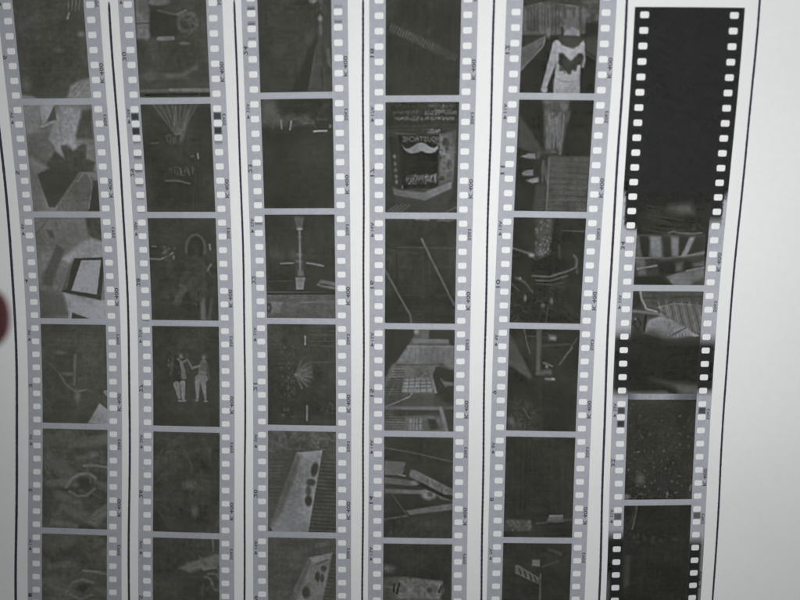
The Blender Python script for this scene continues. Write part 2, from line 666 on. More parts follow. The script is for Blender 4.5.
    p.line([(270, 214), (345, 212)], 22, 112, .85); p.ell(408, 240, 26, 10, 92, .4); p.ell(205, 195, 18, 22, 104, .5)
    p.poly([(290, 402), (400, 392), (480, 345), (486, 378), (405, 420), (340, 432)], 90, 5, .8)
    p.ell(220, 410, 40, 24, 80, .6)
    p.line([(170, 492), (310, 490)], 16, 84); p.line([(330, 488), (552, 490)], 20, 102)
    p.line([(200, 514), (552, 514)], 16, 48); p.line([(320, 505), (320, 520)], 5, 78); p.line([(485, 505), (485, 520)], 5, 78)
    p.line([(165, 528), (300, 532)], 8, 104)
    P[1, 0] = (p, 'negative of a figure with pale rounded shapes over a dark middle')
    p = Pic((135, 500, 22, 170, 527, 582), 60)
    p.poly([(180, 20), (460, 20), (400, 80), (360, 190), (320, 190), (300, 120)], 74, 8, .7)
    for x in (200, 235, 270, 300, 320, 345, 375, 405, 435):
        p.line([(x, 20), (330 + (x - 320) * .12, 175)], 9, 96, .5, 2)
    p.line([(385, 60), (350, 200)], 22, 96, .6, 3); p.line([(318, 40), (312, 130)], 10, 104, .5)
    p.strokes(265, 345, 180, 230, 5, 86, 7); p.strokes(280, 410, 338, 392, 10, 92, 6)
    p.line([(270, 415), (330, 415), (395, 432)], 10, 92, .8); p.line([(432, 275), (436, 300)], 9, 102)
    p.line([(400, 290), (412, 288)], 8, 88); p.line([(190, 222), (225, 220)], 7, 76)
    P[1, 1] = (p, 'dark negative with a pale fountain plume at its top')
    p = Pic((157, 485, 66, 180, 500, 557), 60)
    p.line([(163, 260), (222, 262), (250, 250), (278, 232)], 9, 108, .9); p.line([(180, 202), (200, 202)], 7, 88)
    p.ring(388, 215, 45, 70, 13, 82, .8, 170, 375); p.ell(388, 225, 32, 58, 55, .2)
    p.line([(455, 192), (458, 215)], 10, 96); p.line([(440, 318), (462, 285)], 10, 90)
    p.poly([(330, 300), (430, 280), (450, 400), (410, 440), (410, 555), (340, 555)], 55, 6)
    p.line([(300, 455), (375, 355)], 24, 80, .7, 4)
    p.poly([(410, 440), (432, 450), (440, 555), (415, 555)], 88, 3); p.line([(465, 450), (455, 550)], 14, 76)
    p.limb((385, 290), (400, 420), 50, 46, 66, .7, 14, 4); p.limb((345, 330), (300, 470), 14, 20, 72, .7, 10, 4)
    p.squiggles(330, 450, 290, 540, 14, 62, 84, 7, 12); p.limb((250, 220), (270, 330), 16, 24, 68, .7, 10, 4); p.ell(388, 210, 20, 26, 66, .5, .7, 0, 12)
    p.specks(230, 290, 200, 270, 10, 74, 100, 7)
    P[1, 2] = (p, 'dark negative of a person in a hood with an arched outline')
    p = Pic((170, 518, 30, 175, 522, 558), 59)
    p.limb((300, 215), (308, 300), 34, 32, 54); p.ring(296, 235, 44, 56, 6, 70, .6, 110, 270)
    p.ell(312, 186, 17, 19, 66, .4); p.ell(320, 190, 9, 13, 92, .5)
    p.limb((297, 338), (311, 405), 17, 9, 106); p.limb((328, 330), (331, 410), 15, 8, 110); p.ell(316, 424, 12, 7, 100, .4); p.ell(336, 422, 11, 7, 104, .4)
    p.line([(314, 350), (321, 410)], 3, 76, .7)
    p.squiggles(272, 330, 210, 320, 12, 66, 92, 6, 9); p.limb((278, 200), (266, 290), 6, 5, 78, .7, 0, 2)
    p.limb((322, 222), (337, 300), 9, 11, 100, .9, 10); p.limb((304, 205), (326, 222), 6, 5, 92, .9); p.limb((326, 222), (352, 206), 5, 4, 94)
    p.ell(440, 192, 15, 17, 74, .4); p.ell(436, 196, 8, 11, 92, .5)
    p.limb((436, 226), (428, 300), 20, 24, 90, 1, 14); p.limb((412, 302), (440, 306), 19, 19, 100, 1, 10)
    p.limb((416, 238), (378, 250), 7, 6, 102); p.limb((378, 250), (356, 210), 6, 4, 96); p.limb((455, 234), (463, 300), 7, 5, 80, .9)
    p.limb((405, 322), (405, 408), 14, 6, 106); p.limb((434, 322), (447, 412), 14, 6, 104); p.ell(402, 419, 10, 6, 100, .4); p.ell(448, 423, 11, 6, 100, .4)
    p.line([(418, 250), (448, 262)], 5, 72, .6); p.line([(412, 275), (440, 280)], 4, 76, .5)
    P[1, 3] = (p, 'dark negative of two pale-legged people standing side by side')
    p = Pic((113, 343, 20, 113, 343, 362), 58, 8)
    p.squiggles(125, 335, 40, 340, 16, 64, 74, 7, 18); p.ell(238, 200, 24, 14, 76, .6); p.ell(258, 290, 12, 20, 74, .6)
    P[1, 4] = (p, 'almost blank dark negative')
    p = Pic((113, 343, 388, 113, 343, 726), 55)
    p.poly([(204, 490), (238, 470), (330, 440), (346, 440), (346, 474), (240, 502)], 84, 4)
    p.line([(290, 490), (330, 482)], 12, 84); p.line([(320, 388), (322, 430)], 5, 78)
    p.squiggles(285, 340, 480, 600, 12, 70, 90, 7, 10)
    P[1, 5] = (p, None)
    # ---- strip 2
    p = Pic((147, 553, -105, 165, 560, 503), 67, 4)
    p.poly([(330, 503), (440, 262), (470, 190), (480, 260), (425, 503)], 57, 4)
    p.poly([(428, 503), (470, 260), (490, 230), (525, 503)], 73, 3); p.line([(428, 503), (468, 280)], 6, 84, .7)
    p.line([(505, 503), (500, 380)], 7, 58)
    p.ell(455, 20, 20, 16, 130, .4); p.ell(440, 10, 14, 8, 112, .5)
    p.line([(492, 105), (497, 195)], 18, 98, .7, 3); p.ell(493, 115, 12, 14, 120, .5)
    p.squiggles(470, 550, -30, 100, 14, 74, 104, 8, 14)
    p.line([(535, 280), (542, 350), (558, 365)], 20, 94, .8, 2); p.ell(430, 225, 18, 22, 74, .7)
    P[2, 0] = (p, 'dark negative of a road leading to a few bright spots')
    p = Pic((155, 512, 20, 172, 523, 565), 60, 4)
    p.poly([(155, 20), (232, 20), (240, 92), (330, 105), (400, 100), (405, 145), (200, 150), (158, 150)], 80, 8, .9, 22)
    p.ell(195, 75, 36, 34, 88, .7); p.squiggles(220, 490, 85, 140, 14, 74, 100, 7, 14)
    p.line([(258, 125), (261, 165)], 9, 118); p.line([(308, 130), (301, 172)], 9, 118)
    p.line([(420, 181), (448, 178), (482, 178)], 9, 142); p.ell(500, 155, 7, 9, 108, .5)
    p.ell(350, 300, 130, 70, 66, .8)
    P[2, 1] = (p, 'dark negative with a pale band along its top and one short white dash')
    p = Pic((148, 498, 52, 162, 503, 572), 61, 5)
    p.poly([(155, 440), (505, 440), (505, 576), (158, 576)], 92, 3, 1, 14)
    p.ell(200, 250, 40, 30, 72, .7); p.ell(290, 250, 16, 26, 74, .7)
    p.poly([(297, 62), (347, 62), (337, 120), (310, 120)], 88, 2, 1, 14); p.ell(324, 124, 15, 7, 124, .4)
    p.poly([(317, 132), (330, 132), (334, 230), (343, 300), (344, 340), (306, 340), (308, 300), (316, 230)], 80, 3, .8)
    p.ell(324, 165, 11, 8, 104, .5); p.ell(324, 250, 14, 9, 98, .5); p.ell(324, 285, 17, 8, 96, .5)
    p.line([(324, 136), (326, 340)], 8, 114, .9, 1.6)
    p.poly([(302, 365), (352, 365), (343, 426), (308, 426)], 120, 1.6); p.poly([(318, 330), (342, 330), (346, 360), (312, 360)], 100, 2)
    p.line([(230, 296), (292, 293)], 9, 104); p.line([(362, 293), (400, 298), (440, 307)], 11, 106)
    p.line([(165, 385), (290, 383)], 5, 80)
    p.poly([(408, 402), (428, 376), (502, 388), (505, 428), (440, 414)], 108, 2, 1, 14); p.line([(430, 398), (500, 408)], 6, 70)
    p.line([(165, 448), (500, 444)], 10, 58); p.line([(330, 492), (412, 488)], 9, 106); p.line([(415, 486), (505, 486)], 18, 104)
    p.poly([(176, 545), (168, 488), (240, 490), (226, 548)], 108, 2); p.ell(172, 520, 14, 26, 66, .3); p.ell(172, 520, 6, 12, 96, .3)
    P[2, 2] = (p, 'negative of a street lamp post between parked cars')
    p = Pic((165, 507, 43, 165, 507, 548), 64, 6)
    for y in (55, 75, 95, 128, 150, 232):
        p.line([(380, y), (507, y + random.uniform(-4, 4))], 7, 78, .6)
    p.line([(370, 43), (372, 200)], 5, 74)
    p.poly([(300, 296), (335, 250), (378, 228), (388, 292), (362, 348), (330, 330)], 88, 6, .8, 20)
    for t in range(0, 100, 14):
        r = math.radians(-70 + t * 1.4)
        p.line([(305, 296), (305 + 85 * math.cos(r), 296 + 75 * math.sin(r))], 6, 108, .6, 2)
    p.line([(355, 104), (355, 142)], 10, 122, .9); p.line([(362, 450), (361, 520)], 10, 112, .9)
    p.specks(225, 300, 130, 420, 60, 72, 92, 6); p.specks(240, 290, 460, 510, 12, 74, 88, 7); p.specks(420, 500, 430, 540, 20, 70, 80, 6)
    P[2, 3] = (p, 'dark negative with a pale fan-shaped spray at its centre')
    p = Pic((113, 345, 18, 113, 347, 362), 72, 6)
    p.poly([(113, 18), (347, 18), (347, 80), (113, 95)], 76, 3, 1, 26)
    box = [(258, 120), (350, 110), (350, 366), (240, 366)]
    p.lines_h(60, 366, 13, box, 58, 6, .7, 4)
    p.lines_h(110, 366, 12, [(113, 110), (200, 110), (130, 366), (113, 366)], 66, 5, .6, -6)
    p.poly([(211, 92), (299, 82), (252, 364), (132, 364), (122, 345)], 116, 1.5, 1, 4)
    p.poly([(211, 92), (226, 110), (160, 300), (125, 350), (118, 340)], 84, 4, .8)
    p.poly([(214, 92), (298, 83), (288, 135), (225, 100)], 128, 2)
    p.line([(225, 95), (240, 190), (222, 290)], 9, 120, .6, 3)
    p.ell(272, 148, 11, 24, 60, .3, 1, 12); p.ell(260, 192, 15, 12, 64, .3); p.ell(252, 222, 9, 18, 72, .4); p.ell(252, 255, 12, 18, 58, .3)
    p.poly([(132, 352), (215, 292), (250, 364), (132, 364)], 116, 2)
    P[2, 4] = (p, 'pale negative of a folded paper packet with dark blots')
    p = Pic((113, 347, 388, 113, 350, 732), 70, 6)
    p.lines_h(430, 640, 13, [(300, 450), (350, 440), (350, 640), (270, 640)], 56, 6, .7, 4)
    p.poly([(255, 456), (336, 437), (300, 610), (200, 640), (205, 560)], 100, 2, 1, 8)
    p.poly([(256, 456), (334, 438), (320, 470), (262, 470)], 116, 2); p.line([(275, 480), (320, 462)], 6, 80)
    p.ell(284, 520, 9, 16, 60, .3); p.ell(305, 492, 10, 10, 62, .3); p.ell(245, 575, 14, 20, 58, .3); p.ell(300, 525, 7, 14, 64, .3)
    p.poly([(255, 456), (262, 470), (200, 640), (180, 620)], 80, 4, .8); p.line([(280, 415), (320, 405)], 14, 84, .7)
    P[2, 5] = (p, None)
    # ---- strip 3
    p = Pic((167, 578, -90, 167, 568, 525), 62, 4)
    for x in range(165, 585, 14):
        p.line([(x, -90), (x, 525)], 5, 72, .6)
    p.poly([(190, 140), (280, 180), (400, 240), (568, 318), (568, 345), (430, 300), (300, 235), (200, 175)], 71, 6, .8)
    for i in range(26):
        x = 195 + i * 14
        y = 150 + (x - 195) * .46
        p.line([(x + 8, y - 4), (x - 8, y + 30)], 6, 98 if i < 17 else 84, .7, 1.3)
    p.ell(250, 420, 80, 60, 66, .7)
    P[3, 0] = (p, 'dark ribbed negative crossed by one faint pale diagonal band')
    p = Pic((147, 495, 36, 147, 490, 560), 64, 5)
    p.strokes(190, 330, 50, 62, 8, 84, 5); p.strokes(350, 470, 42, 66, 14, 100, 5)
    p.strokes(185, 318, 72, 96, 13, 92, 5, 5, 1.0); p.strokes(334, 482, 70, 96, 14, 112, 6, 5, 1.0)
    p.strokes(190, 325, 104, 122, 15, 104, 5, 4, 1.0); p.strokes(335, 472, 103, 122, 14, 114, 5, 4, 1.0)
    p.line([(160, 150), (490, 142)], 5, 76); p.line([(160, 168), (480, 160)], 5, 76); p.line([(200, 182), (290, 186)], 6, 92)
    p.strokes(350, 402, 162, 180, 5, 116, 8)
    p.poly([(158, 176), (240, 190), (330, 192), (430, 184), (480, 172), (476, 330), (468, 440), (440, 520), (336, 545), (210, 520), (182, 440), (164, 330)], 73, 2.5, 1, 10)
    p.line([(156, 172), (240, 188), (330, 191), (430, 183), (482, 168)], 6, 88, .8); p.line([(160, 180), (172, 330), (186, 440)], 6, 84, .6)
    p.line([(478, 175), (472, 330), (464, 420)], 6, 96, .6)
    p.poly([(162, 196), (206, 200), (226, 440), (180, 428)], 60, 3)
    p.poly([(208, 190), (402, 188), (396, 440), (228, 446)], 52, 2, 1, 6)
    mirrored_word(p, 'MOUSTACHE', 226, 404, 197, 220, 116)
    p.poly([(229, 237), (243, 252), (258, 252), (275, 244), (300, 228), (316, 225), (322, 225), (338, 230), (360, 246), (378, 250),
            (390, 244), (398, 231), (396, 252), (384, 268), (364, 276), (342, 273), (318, 264), (298, 273), (272, 276), (250, 268), (236, 254)],
           138, 1.3)
    p.poly([(245, 378), (390, 372), (388, 418), (250, 424)], 60, 2)
    p.strokes(246, 376, 374, 422, 9, 122, 6, 5, 1.0); p.strokes(250, 376, 378, 398, 8, 112, 5, 5, .9)
    p.poly([(376, 378), (390, 370), (388, 416), (382, 414)], 120, 1.5)
    p.poly([(403, 190), (472, 178), (470, 400), (405, 425)], 104, 3, 1, 30)
    for c in ((432, 225, 16, 22), (412, 295, 14, 10), (450, 330, 10, 20), (415, 395, 14, 12), (440, 260, 10, 12)):
        p.ell(*c, 68, .4)
    p.squiggles(410, 465, 190, 400, 12, 110, 130, 6, 12)
    for y in (290, 325, 355, 385, 412):
        p.ell(192 + (y - 290) * .08, y, 8, 10, 106, .5)
    p.poly([(183, 440), (230, 452), (332, 462), (462, 408), (462, 442), (336, 502), (190, 474)], 106, 2, 1, 6)
    p.poly([(335, 462), (462, 408), (462, 442), (336, 502)], 114, 2); p.line([(230, 430), (228, 444)], 6, 112)
    p.poly([(240, 490), (336, 505), (462, 446), (440, 560), (260, 560)], 70, 4)
    for i in range(4):
        p.line([(158 + i * 22, 556), (205 + i * 20, 522)], 8, 104, .7)
    p.line([(440, 555), (490, 530)], 7, 92)
    P[3, 1] = (p, 'negative of a jar with a pale moustache on its label, seen mirrored')
    p = Pic((143, 487, 70, 143, 480, 572), 62, 6)
    for i in range(16):
        x = random.uniform(150, 470)
        p.line([(x, random.uniform(80, 300)), (x, random.uniform(320, 560))], 4, random.choice((54, 72)), .5)
        y = random.uniform(180, 560)
        p.line([(random.uniform(145, 300), y), (random.uniform(300, 480), y + random.uniform(-6, 6))], 4, random.choice((54, 72)), .5)
    p.line([(200, 205), (485, 210)], 5, 74); p.line([(145, 215), (300, 235)], 6, 70)
    p.line([(318, 165), (475, 478)], 11, 94, .95); p.line([(143, 312), (268, 535), (270, 575)], 11, 90, .95)
    p.line([(290, 72), (352, 74)], 10, 104); p.strokes(395, 470, 70, 84, 8, 96, 6)
    P[3, 2] = (p, 'dark negative with two thin pale diagonal rods')
    p = Pic((147, 495, 43, 147, 495, 553), 90, 6)
    p.poly([(140, 40), (312, 40), (262, 128), (170, 262), (140, 300)], 60, 2)
    p.poly([(368, 40), (500, 40), (500, 128), (466, 112), (464, 90), (368, 90)], 60, 2)
    p.poly([(290, 90), (465, 92), (465, 112), (292, 112)], 104, 2); p.ell(304, 55, 12, 14, 118, .5)
    p.poly([(262, 130), (495, 128), (495, 250), (440, 212), (300, 225), (205, 215)], 108, 3, 1, 8); p.line([(262, 129), (495, 127)], 6, 116)
    p.poly([(185, 215), (420, 215), (390, 270), (150, 300)], 102, 4, 1, 20)
    p.lines_h(280, 440, 14, [(150, 290), (235, 280), (240, 440), (148, 440)], 62, 5, .6, -4)
    p.poly([(248, 290), (372, 280), (388, 356), (234, 360)], 118, 1.6)
    for i in range(1, 5):
        p.line([(246 + i * 27, 286), (234 + i * 31, 358)], 4, 80, .7)
    for y in (305, 322, 340):
        p.line([(240, y), (384, y - 6)], 4, 80, .7)
    p.poly([(405, 230), (495, 245), (495, 425), (400, 425), (388, 270)], 60, 3, 1, 8)
    p.poly([(372, 268), (385, 266), (412, 360), (396, 364)], 112, 1.4); p.line([(430, 290), (455, 330)], 8, 90); p.poly([(435, 300), (490, 305), (490, 322), (450, 322)], 98, 2)
    p.poly([(150, 375), (390, 362), (495, 430), (430, 435), (150, 440)], 78, 4, .8)
    p.line([(148, 435), (275, 380), (318, 300), (350, 262)], 8, 116, .9); p.line([(155, 320), (185, 230)], 6, 104); p.line([(160, 400), (215, 280)], 6, 94)
    p.poly([(150, 430), (432, 428), (430, 446), (150, 446)], 104, 2); p.poly([(420, 428), (436, 428), (470, 555), (450, 555)], 114, 1.6)
    p.poly([(445, 440), (495, 440), (495, 553), (474, 553)], 66, 2)
    p.poly([(195, 446), (420, 446), (425, 470), (190, 478)], 70, 2, 1, 14); p.poly([(150, 480), (425, 478), (450, 553), (148, 553)], 96, 3, 1, 16)
    p.poly([(275, 490), (335, 488), (338, 545), (270, 545)], 118, 2, 1, 8); p.lines_h(450, 553, 13, [(148, 450), (255, 450), (250, 553), (148, 553)], 62, 5, .6)
    for i in range(9):
        y = 250 + i * 13
        p.line([(196 - i * 5, y), (250 - i * 2, y - 3)], 3, 62, .7)
    for i in range(1, 4):
        p.line([(275 + i * 15, 490), (271 + i * 16, 545)], 3, 78, .8)
    p.line([(272, 516), (337, 514)], 3, 78, .8); p.line([(205, 222), (438, 216)], 4, 70, .8); p.line([(215, 240), (392, 232)], 4, 108, .7)
    for i in range(8):
        p.line([(280 + i * 26, 136), (268 + i * 28, 208)], 3, 90, .5)
    p.poly([(365, 492), (405, 490), (420, 540), (375, 545)], 62, 3)
    P[3, 3] = (p, 'pale negative of a building front with window grids')
    p = Pic((100, 341, 20, 100, 341, 378), 60, 6)
    p.line([(102, 60), (220, 80), (338, 106)], 6, 82, .8)
    p.poly([(103, 105), (178, 110), (166, 156), (103, 156)], 96, 2); p.line([(155, 155), (175, 158)], 6, 112)
    p.poly([(194, 136), (212, 138), (344, 204), (344, 224), (310, 222), (188, 160)], 100, 1.6, 1, 22)
    p.poly([(103, 164), (180, 172), (230, 188), (200, 194), (103, 186)], 92, 2); p.ell(205, 182, 12, 8, 112, .5)
    p.poly([(104, 205), (250, 207), (262, 222), (104, 220)], 98, 2); p.ell(258, 222, 26, 20, 108, .3, 1, 0, 16); p.ell(262, 222, 8, 8, 76, .4)
    p.poly([(275, 215), (344, 245), (300, 240)], 88, 2)
    p.line([(130, 225), (185, 300)], 5, 76); p.poly([(178, 280), (344, 252), (344, 275), (190, 296)], 96, 2)
    p.line([(103, 312), (180, 300)], 6, 80); p.poly([(230, 180), (330, 232), (344, 242), (310, 232), (220, 192)], 48, 2)
    p.specks(110, 330, 310, 370, 20, 64, 74, 6)
    P[3, 4] = (p, 'negative of crossed pale bars and hinges')
    p = Pic((100, 341, 402, 100, 341, 760), 51, 5)
    p.ell(118, 492, 26, 14, 76, .5, 1, 0, 20); p.poly([(100, 524), (180, 520), (310, 538), (300, 640), (100, 640)], 74, 2, 1, 14)
    p.poly([(160, 522), (308, 534), (300, 600), (150, 600)], 92, 3, 1, 24)
    p.line([(100, 555), (136, 560)], 10, 84); p.line([(140, 548), (138, 575)], 6, 46); p.line([(158, 545), (150, 580)], 7, 46)
    p.ell(262, 568, 10, 9, 62, .4); p.line([(305, 552), (296, 575)], 6, 46); p.squiggles(165, 290, 540, 600, 12, 76, 104, 8, 10)
    P[3, 5] = (p, None)
    # ---- strip 4
    p = Pic((236, 640, -75, 210, 605, 502), 64, 6)
    p.poly([(230, 84), (300, 62), (360, 52), (440, 66), (525, 76), (532, 212), (225, 212)], 92, 3, 1, 24)
    for i in range(18):
        x = 240 + i * 16
        p.line([(x, 80 + random.uniform(-8, 20)), (x, 200)], 5, random.choice((58, 118, 108, 74)), .7)
    p.line([(235, 82), (350, 54), (520, 78)], 6, 104, .8); p.line([(228, 205), (420, 205)], 16, 96, .6, 2)
    p.poly([(530, -40), (640, -40), (635, 150), (540, 160)], 94, 5, .9, 34); p.poly([(545, 160), (632, 150), (628, 215), (540, 215)], 56, 3)
    p.poly([(230, -75), (640, -75), (640, 20), (420, 60), (232, 30)], 70, 6, 1, 30)
    p.line([(545, 90), (545, 200)], 22, 112, .6, 2)
    p.poly([(345, 222), (560, 210), (620, 330), (610, 505), (205, 505), (215, 395), (330, 275)], 56, 3, 1, 6)
    p.poly([(222, 282), (345, 222), (348, 240), (214, 398)], 98, 2); p.line([(348, 222), (335, 270), (214, 392)], 6, 126, .9)
    p.line([(224, 282), (345, 222)], 6, 110, .7); p.poly([(550, 228), (632, 235), (625, 330), (560, 290)], 78, 3); p.line([(550, 300), (620, 340)], 5, 90)
    p.ell(362, 205, 10, 26, 110, .5)
    p.ell(482, 168, 42, 46, 104, .2, 1, 0, 12); p.poly([(440, 216), (452, 190), (490, 175), (524, 190), (526, 222), (490, 215)], 136, 2)
    p.line([(432, 180), (436, 215)], 12, 62)
    p.poly([(425, 218), (530, 222), (545, 240), (500, 282), (412, 268), (412, 240)], 74, 2)
    p.limb((405, 262), (376, 365), 21, 19, 150); p.limb((376, 365), (342, 468), 19, 13, 150); p.ell(340, 482, 13, 13, 128, .35)
    p.limb((540, 262), (545, 340), 13, 9, 148); p.limb((545, 340), (543, 368), 9, 6, 132)
    p.poly([(404, 238), (418, 246), (430, 262), (458, 272), (492, 280), (522, 264), (546, 238), (552, 262), (540, 310), (530, 370), (524, 430), (528, 506),
            (388, 506), (391, 455), (397, 410), (402, 350), (398, 290)], 156, 2.0, 1, 6)
    p.line([(400, 300), (398, 400)], 6, 136, .5, 3); p.line([(395, 440), (400, 500)], 14, 146, .6, 3); p.line([(520, 400), (520, 500)], 10, 144, .6, 3)
    p.poly([(418, 306), (434, 303), (448, 312), (462, 330), (482, 338), (500, 322), (520, 304), (538, 304), (544, 326), (538, 348), (516, 360), (506, 380),
            (488, 384), (474, 404), (462, 396), (448, 392), (440, 376), (424, 370), (416, 340)], 62, 2.6, 1, 14)
    for c in ((430, 318, 12, 10), (425, 350, 12, 10), (436, 380, 12, 8), (470, 398, 12, 10), (500, 380, 10, 12), (522, 352, 14, 9), (536, 322, 10, 12), (455, 330, 8, 8)):
        p.ell(*c, 60, .5, .8)
    p.line([(420, 372), (440, 388), (450, 404)], 5, 74, .7); p.line([(470, 345), (500, 350)], 5, 96, .5); p.line([(440, 350), (455, 372)], 4, 92, .5)
    p.ell(428, 385, 10, 8, 88, .5); p.line([(402, 430), (460, 445), (515, 436)], 5, 140, .7); p.line([(420, 444), (495, 446)], 4, 112, .5); p.ell(342, 486, 16, 14, 140, .4)
    P[4, 0] = (p, 'negative of a person from behind in a white top with a dark print')
    p = Pic((178, 522, 46, 155, 492, 554), 56, 5)
    p.poly([(180, 118), (215, 160), (302, 290), (240, 285), (175, 255)], 77, 3)
    p.poly([(288, 48), (408, 48), (402, 130), (372, 292), (298, 285)], 88, 3, 1, 26)
    p.strokes(305, 370, 105, 280, 24, 112, 6); p.line([(385, 115), (368, 290)], 9, 112, .8); p.line([(330, 50), (332, 100)], 10, 98, .6)
    p.poly([(400, 100), (418, 90), (405, 140), (380, 150)], 82, 3)
    p.poly([(308, 296), (505, 300), (488, 556), (298, 556)], 82, 3, 1, 14)
    for y in range(320, 550, 26):
        p.line([(312, y), (495, y + 6)], 6, 68, .6)
    p.poly([(310, 310), (400, 312), (395, 380), (310, 380)], 98, 5, .6); p.line([(318, 310), (305, 550)], 9, 106, .8)
    p.poly([(188, 302), (222, 288), (252, 288), (256, 312), (215, 310)], 134, 1.6); p.ell(270, 298, 12, 16, 96, .4)
    p.poly([(190, 380), (205, 366), (246, 360), (244, 388), (200, 388)], 124, 1.6); p.poly([(212, 410), (250, 398), (292, 392), (290, 412), (240, 424)], 134, 1.6)
    p.poly([(272, 300), (312, 290), (300, 430), (270, 430)], 62, 3); p.strokes(280, 310, 300, 430, 8, 100, 6)
    p.poly([(260, 430), (305, 430), (300, 556), (240, 556)], 72, 4); p.line([(305, 500), (490, 496)], 14, 92, .6, 2); p.strokes(440, 490, 530, 554, 5, 98, 6)
    P[4, 1] = (p, 'negative of a pale tower above a building, standing among dark ground')
    p = Pic((158, 503, 63, 138, 480, 566), 55, 5)
    p.poly([(258, 63), (345, 63), (338, 160), (325, 235), (282, 262), (262, 235)], 80, 4, 1, 26); p.specks(262, 335, 70, 240, 60, 94, 120, 5)
    p.line([(155, 210), (235, 232), (270, 266), (300, 240)], 11, 98, .8, 1.6); p.ell(245, 240, 14, 10, 122, .5)
    p.line([(375, 195), (380, 285)], 10, 88, .6, 2); p.line([(385, 122), (492, 126)], 5, 84)
    p.ell(330, 285, 100, 40, 49, .3)
    p.line([(445, 236), (462, 260), (458, 292), (430, 308), (330, 342), (250, 338)], 9, 104, .8, 1.4); p.line([(456, 248), (462, 320)], 13, 88, .6, 2)
    p.line([(265, 360), (340, 360), (415, 335)], 8, 94, .8); p.line([(270, 376), (345, 380), (400, 366)], 6, 78)
    p.line([(170, 350), (215, 372), (250, 415)], 12, 86, .8, 2); p.line([(150, 380), (185, 410)], 8, 76)
    for c in ((340, 458, 9, 16), (300, 480, 9, 12), (215, 445, 8, 16), (190, 352, 8, 8)):
        p.ell(*c, 108, .5)
    p.line([(325, 480), (312, 566)], 8, 84, .7); p.line([(300, 490), (275, 560)], 10, 74, .6, 2); p.squiggles(150, 470, 390, 560, 22, 62, 78, 7, 18)
    P[4, 2] = (p, 'dark negative of curved pale reflections under a leafy column')
    p = Pic((135, 478, 60, 122, 460, 552), 56, 5)
    p.poly([(138, 88), (165, 130), (248, 290), (236, 300), (130, 232)], 78, 3)
    p.line([(208, 62), (220, 120), (238, 180)], 6, 86); p.line([(135, 130), (135, 230)], 14, 88, .6, 3)
    p.poly([(268, 62), (292, 62), (288, 260), (340, 250), (346, 276), (266, 284)], 84, 3); p.line([(225, 95), (335, 100)], 5, 74); p.line([(290, 140), (430, 130)], 10, 74, .8, 2)
    p.poly([(325, 85), (365, 88), (362, 118), (326, 114)], 92, 2); p.ell(348, 103, 14, 7, 124, .5)
    p.line([(305, 222), (345, 238)], 12, 88); p.ell(318, 240, 7, 7, 112, .5); p.poly([(310, 294), (355, 292), (355, 308), (310, 304)], 110, 2); p.line([(345, 298), (355, 300)], 8, 130)
    p.line([(380, 228), (410, 185), (440, 148)], 9, 90, .8); p.line([(430, 150), (465, 100)], 8, 72)
    p.poly([(125, 410), (200, 380), (270, 420), (290, 552), (122, 552)], 66, 8, 1, 22); p.line([(205, 440), (235, 490)], 8, 86, .6); p.ell(148, 505, 16, 18, 92, .6)
    p.line([(285, 290), (290, 540)], 18, 64, .8, 4)
    P[4, 3] = (p, 'dark negative of a pale diagonal beam and small signs')
    p = Pic((85, 325, 38, 80, 317, 385), 54, 5)
    for i in range(7):
        x = random.uniform(90, 310)
        p.line([(x, 45), (x, 300)], 6, 59, .6, 3)
    p.poly([(80, 322), (172, 322), (180, 345), (172, 362), (80, 362)], 80, 3, 1, 22); p.specks(90, 175, 330, 362, 14, 84, 98, 6)
    p.poly([(228, 326), (238, 306), (282, 304), (288, 328), (260, 332)], 90, 2); p.line([(240, 310), (282, 308)], 7, 104); p.line([(195, 336), (312, 320)], 7, 76, .7)
    P[4, 4] = (p, 'dark negative with a low pale car shape near its bottom edge')
    p = Pic((75, 315, 408, 70, 310, 755), 49, 5)
    p.poly([(118, 488), (128, 484), (204, 530), (200, 552), (118, 514)], 84, 1.6)
    for i in range(4):
        p.line([(133 + i * 18, 500 + i * 9), (139 + i * 18, 518 + i * 9)], 5, 54)
    p.poly([(176, 466), (204, 466), (204, 490), (176, 488)], 98, 2); p.line([(207, 518), (207, 640)], 8, 80, .8); p.line([(235, 430), (275, 445)], 12, 68, .8, 2); p.line([(215, 490), (270, 470)], 6, 64)
    P[4, 5] = (p, None)
    # ---- strip 5
    p = Pic((204, 541, -204, 156, 496, 312), 50, 5)
    p.poly([(195, -30), (510, -40), (500, 70), (190, 65)], 56, 8, .8, 14)
    p.poly([(340, -80), (440, -92), (446, -35), (380, -30), (320, -50)], 92, 8, .9, 10)
    for i in range(9):
        y = -70 + i * 14
        p.line([(230, y), (320 + random.uniform(0, 120), y + 22)], 5, random.choice((72, 82, 46)), .7, 1.5)
    p.line([(330, 58), (352, 50), (375, 58), (440, 62), (485, 56)], 9, 112, .8, 1.4); p.squiggles(360, 500, 20, 60, 14, 66, 84, 5, 9)
    p.poly([(160, 68), (500, 66), (496, 180), (165, 185)], 86, 3, 1, 8)
    p.poly([(192, 74), (228, 70), (240, 100), (232, 180), (206, 182), (196, 130)], 54, 2)
    p.poly([(246, 76), (290, 78), (296, 178), (246, 178)], 122, 3); p.poly([(298, 74), (338, 74), (340, 176), (304, 178)], 60, 3)
    p.poly([(342, 80), (376, 82), (372, 172), (344, 172)], 116, 3); p.poly([(380, 70), (425, 74), (405, 130), (378, 172)], 58, 2)
    p.poly([(428, 80), (452, 78), (412, 168), (384, 176)], 126, 2); p.poly([(458, 75), (500, 75), (498, 140), (420, 165)], 62, 3)
    p.line([(155, 180), (320, 180), (400, 172), (496, 150)], 10, 126, .9); p.poly([(430, 160), (496, 145), (496, 160), (440, 170)], 118, 2)
    p.poly([(160, 186), (495, 170), (495, 312), (156, 312)], 70, 4, 1, 10)
